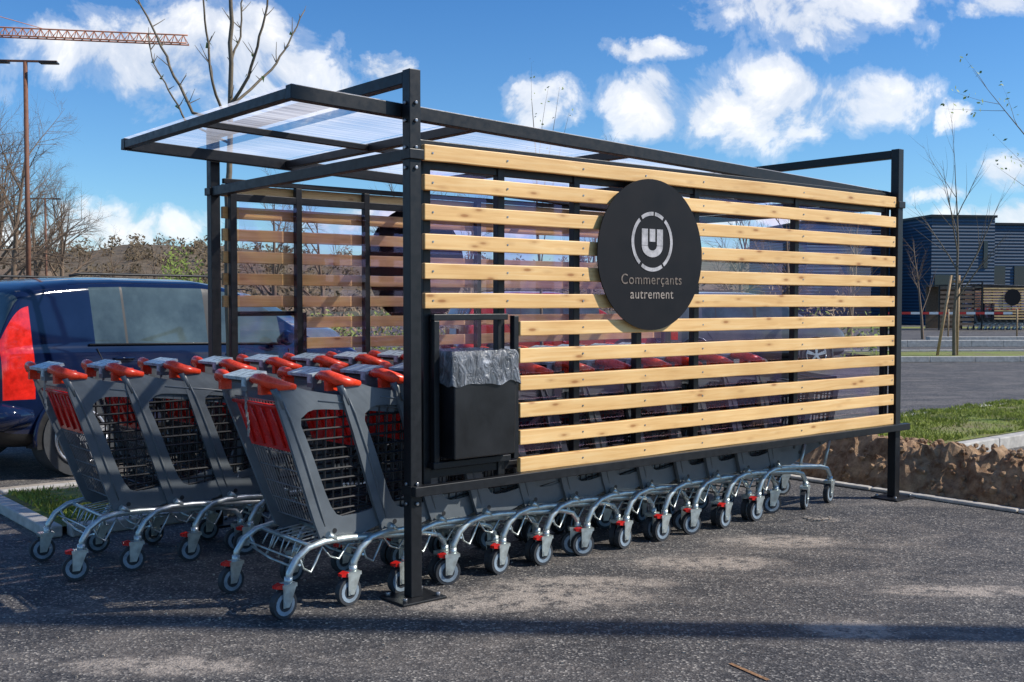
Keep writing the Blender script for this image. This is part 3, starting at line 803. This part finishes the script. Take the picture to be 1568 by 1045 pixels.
# ------------------------------------------------------------------ kerbs & islands
def kerb(name,pts,w=.12,h=.12,local=True):
    mb=MB()
    for a,b in zip(pts[:-1],pts[1:]):
        A=Vector((a[0],a[1],h/2));B=Vector((b[0],b[1],h/2));n=max(1,int((B-A).length/1.0))
        for k in range(n):
            P=A.lerp(B,k/n);Q=A.lerp(B,(k+1)/n);e=(Q-P).normalized()*.004
            dz=Vector((0,0,R.uniform(-.003,.003)));mb.beam(P+e+dz,Q-e+dz,w,h)
    return mb.obj(name,[m_concrete],None,SH if local else None,bevel=.01)
def shsheet(name,s0,s1,w0,w1,z,mat):
    mb=MB();nx=max(2,int((s1-s0)/.25));ny=max(2,int((w1-w0)/.25));vs=[];fs=[]
    for i in range(nx+1):
        for j in range(ny+1):
            s=s0+(s1-s0)*i/nx;w=w0+(w1-w0)*j/ny
            e=min(1,min(i,nx-i,j,ny-j)/1.)
            vs.append((s,w,z+e*(.03+.04*noise.noise(Vector((s*1.5,w*1.5,0))))))
    for i in range(nx):
        for j in range(ny):
            q=i*(ny+1)+j;fs.append((q,q+ny+1,q+ny+2,q+1))
    mb.add(vs,fs,0,True);return mb.obj(name,[mat],None,SH)
def blades(name,regs,seed=4):
    rng=random.Random(seed);mb=MB()
    for (s0,s1,w0,w1,z,cnt) in regs:
        for _ in range(cnt):
            s=rng.uniform(s0,s1);w=rng.uniform(w0,w1)
            if noise.noise(Vector((s*1.3,w*1.3,4)))<-.22 and rng.random()<.8: continue
            h=rng.uniform(.015,.045);a=rng.uniform(0,6.28);dx=math.cos(a)*.006;dy=math.sin(a)*.006;lx=rng.uniform(-.03,.03);ly=rng.uniform(-.03,.03)
            zz=z+.03+.04*noise.noise(Vector((s*1.5,w*1.5,0)))-.01
            mb.add([(s-dx,w-dy,zz),(s+dx,w+dy,zz),(s+lx,w+ly,zz+h)],[(0,1,2)],0)
    mb.obj(name,[m_blade],None,SH)
shsheet('grass_island',4.75,15,.82,2.28,.12,m_grass)
kerb('kerb',[(4.9,.76),(15,.76)]);kerb('kerb',[(4.6,2.34),(15,2.34)])
kerb('kerb',[(4.16,-4),(4.16,2.4)],.07,.025)
shsheet('grass_island',-.82,5,2.42,3.75,.05,m_grass)
kerb('kerb',[(-.88,2.36),(-.88,3.85)],.1,.07);kerb('kerb',[(-.80,2.36),(4.1,2.36)],.1,.07);kerb('kerb',[(-.80,3.82),(5,3.82)],.1,.07)
sheet('sandy_pavement',[(-2.2,3.95),(5,3.95),(5,4.35),(-2.2,4.35)],.006,m_sand,None,SH)
blades('grass_tufts',[(4.8,11,.85,2.25,.12,30000),(-.8,2.0,2.45,3.7,.05,12000)])
def bank():
    mb=MB();n=190;m=22;vs=[];fs=[]
    for i in range(n+1):
        w=-4+6.4*i/n
        for j in range(m+1):
            f=j/m;s=4.22+.95*f
            prof=min(1,f/.28)**.75*(1-.35*max(0,(f-.3)/.7)) if f>0 else 0
            if f>.93: prof*=(1-f)/.07
            z=.32*prof+(.06*noise.noise(Vector((s*5,w*5,0)))+.045*noise.noise(Vector((s*16,w*16,2)))+.025*noise.noise(Vector((s*40,w*40,2))))*min(1,f*5)
            s+=.06*noise.noise(Vector((w*6,f*5,7)))+.02*noise.noise(Vector((w*25,f*15,7)))
            vs.append((s,w,max(z,.001)))
    for i in range(n):
        for j in range(m):
            q=i*(m+1)+j;fs.append((q,q+m+1,q+m+2,q+1))
    mb.add(vs,fs,0,False)
    rng=random.Random(8)
    t=(1+5**.5)/2;ico=[(-1,t,0),(1,t,0),(-1,-t,0),(1,-t,0),(0,-1,t),(0,1,t),(0,-1,-t),(0,1,-t),(t,0,-1),(t,0,1),(-t,0,-1),(-t,0,1)]
    f_=[(0,11,5),(0,5,1),(0,1,7),(0,7,10),(0,10,11),(1,5,9),(5,11,4),(11,10,2),(10,7,6),(7,1,8),(3,9,4),(3,4,2),(3,2,6),(3,6,8),(3,8,9),(4,9,5),(2,4,11),(6,2,10),(8,6,7),(9,8,1)]
    for _ in range(1000):
        s=rng.uniform(4.20,4.75);w=rng.uniform(-3.5,2.3);r=rng.uniform(.006,.028)*rng.choice((.6,.8,1,1.3));z=.32*min(1,max(0,(s-4.22)/.27))**.75
        M=Matrix.Translation((s,w,z+r*.3))@Matrix.Rotation(rng.uniform(0,6),4,'Z')@Matrix.Rotation(rng.uniform(0,6),4,'X')
        mb.add([tuple(v*r*.5*rng.uniform(.7,1.2) for v in p) for p in ico],f_,0,False,M)
    mb.obj('soil_bank',[m_soil],None,SH)
bank()
sheet('grass_verge',[(8.5,24.6),(22,25.6),(22,28.5),(8.5,27.8)],.09,m_grass)
kerb('kerb',[(8.4,24.5),(22.1,25.5)],.15,.13,False);kerb('kerb',[(8.4,27.9),(22.1,28.6)],.15,.13,False)
kerb('kerb',[(11,33),(16,33.3)],.3,.2,False);kerb('kerb',[(14,36.5),(24,37)],.3,.2,False)
sheet('grass_verge',[(8,56),(40,57),(40,60),(8,60)],.01,m_grass)
m_mark=basic('orange_marking',(.28,.15,.07),.8,0,.7,90)
sheet('road_marking',[(.81,4.01),(.824,4.02),(.925,3.84),(.91,3.83)],.004,m_mark)
rk=MB()
for _ in range(50):
    a=R.uniform(-.09,.09);b=R.uniform(-.06,.06);r=R.uniform(.003,.009);rk.box((1.92+a,6.72+b,r*.7),(r*2.2,r*1.8,r*1.4))
for _ in range(700):
    x=R.uniform(-2.5,3.2);y=R.uniform(3.6,6.6);r=R.uniform(.0015,.0045);rk.box((x,y,r*.7),(r*2.2,r*1.8,r*1.4),0)
rk.obj('gravel_crumbs',[m_sand])
tp=MB();m_tr=basic('tape_red',(.6,.03,.02),.5)
for k in range(14):
    x0=14.2+k*.35;tp.box((x0,41,.95),(.34,.01,.09),k%2)
for x in(14.1,16.5,19.1): tp.tube([(x,41,0),(x,41,1.1)],.03,2,6)
tp.obj('barrier_tape',[m_tr,m_white,m_stake])

# ------------------------------------------------------------------ light
EL=math.radians(40);AZ=math.radians(93)
sd=Vector((math.sin(AZ)*math.cos(EL),math.cos(AZ)*math.cos(EL),math.sin(EL)))
li=bpy.data.lights.new('sun','SUN');li.energy=5.0;li.angle=math.radians(.5);li.color=(1,.94,.85)
lo=bpy.data.objects.new('sun',li);scene.collection.objects.link(lo);lo.rotation_euler=sd.to_track_quat('Z','Y').to_euler()
w=bpy.data.worlds.new('World');scene.world=w;w.use_nodes=True;nt=w.node_tree;L=nt.links
bg=nt.nodes['Background']
sky=nt.nodes.new('ShaderNodeTexSky');sky.sky_type='NISHITA';sky.sun_disc=False;sky.sun_elevation=EL;sky.sun_rotation=AZ
sky.air_density=1.0;sky.dust_density=.2;sky.ozone_density=3
tc=nt.nodes.new('ShaderNodeTexCoord');V=tc.outputs['Generated']
nv=nt.nodes.new('ShaderNodeVectorMath');nv.operation='NORMALIZE';L.new(V,nv.inputs[0])
big=noise_n(nt,7,3,.5,nv.outputs[0]);fine=noise_n(nt,16,9,.60,nv.outputs[0],.4)
sx=nt.nodes.new('ShaderNodeSeparateXYZ');L.new(nv.outputs[0],sx.inputs[0])
az=math_n(nt,'ARCTAN2',sx.outputs[0],sx.outputs[1]);el0=math_n(nt,'ARCSINE',sx.outputs[2])
nd=noise_n(nt,12,6,.65,nv.outputs[0]);sc=nt.nodes.new('ShaderNodeSeparateColor');L.new(nd.outputs['Color'],sc.inputs[0])
az=math_n(nt,'ADD',az,math_n(nt,'MULTIPLY',math_n(nt,'SUBTRACT',sc.outputs[0],.5),.08))
el=math_n(nt,'ADD',el0,math_n(nt,'MULTIPLY',math_n(nt,'SUBTRACT',sc.outputs[1],.5),.042))
CL=[(150,80,120,40),(290,105,200,66),(440,110,110,32),(370,55,110,36),(600,102,40,16),(815,165,68,32),(990,160,66,42),(1010,122,28,22),(1140,165,130,55),(1190,135,60,34),(1310,158,90,38),(1150,12,70,28),(1280,25,130,44),(990,80,62,14),(1455,178,26,20),(1545,265,45,26),(150,348,120,30),(60,360,80,22),(1440,300,50,12),(1535,10,45,16),(1530,335,70,16),(700,345,200,22),(1100,340,200,20)]
acc=None
for (x,y,rx,ry) in CL:
    a=math.atan((x-784)/F);e=math.atan((463-y)/F*math.cos(a));ra=rx/F*1.3;rb=ry/F*1.4
    p_=math_n(nt,'DIVIDE',math_n(nt,'SUBTRACT',az,a),ra);q_=math_n(nt,'DIVIDE',math_n(nt,'SUBTRACT',el,e),rb)
    s_=math_n(nt,'MULTIPLY_ADD',p_,p_,math_n(nt,'MULTIPLY',q_,q_))
    mk=math_n(nt,'SUBTRACT',1.,s_)
    acc=mk if acc is None else math_n(nt,'SMOOTH_MAX',acc,mk,.3)
acc=math_n(nt,'MAXIMUM',acc,-1.3)
far=math_n(nt,'GREATER_THAN',math_n(nt,'ABSOLUTE',az),.6)
gen=math_n(nt,'MULTIPLY',math_n(nt,'SUBTRACT',noise_n(nt,3.2,4,.55,nv.outputs[0]).outputs[0],.58),9.)
gen=math_n(nt,'SUBTRACT',math_n(nt,'MULTIPLY',math_n(nt,'ADD',gen,1.3),far),1.3)
acc=math_n(nt,'MAXIMUM',acc,gen)
den=math_n(nt,'ADD',acc,math_n(nt,'MULTIPLY',math_n(nt,'SUBTRACT',fine.outputs[0],.55),4.2))
mask=ramp(nt,[(.0,0.),(.22,.18),(.55,.75),(1.,1.)],math_n(nt,'MULTIPLY',math_n(nt,'ADD',den,.15),.66,clamp=True),'EASE')
shade=ramp(nt,[(.36,(4.9,5.4,6.2)),(.58,(8.2,8.2,8.3))],math_n(nt,'ADD',math_n(nt,'MULTIPLY',fine.outputs[0],.6),math_n(nt,'MULTIPLY',big.outputs[0],.4)))
tint=ramp(nt,[(.0,(.66,.92,1.10)),(.30,(.34,.68,1.02))],el0)
hs=mixc(nt,1.,sky.outputs[0],tint.outputs[0],'MULTIPLY')
col=mixc(nt,mask.outputs[0],hs,shade.outputs[0])
L.new(col,bg.inputs[0]);bg.inputs[1].default_value=.135
# ------------------------------------------------------------------ camera
cam=bpy.data.cameras.new('camera');co=bpy.data.objects.new('camera',cam);scene.collection.objects.link(co)
cam.sensor_width=36;cam.lens=F/1568*36;cam.clip_end=5000;cam.clip_start=.05
tilt=math.atan(59/F)
co.matrix_world=Matrix.Translation((0,0,CH))@Matrix.Rotation(math.pi/2-tilt,4,'X')
scene.camera=co
scene.view_settings.view_transform='Standard';scene.view_settings.look='None';scene.view_settings.exposure=0
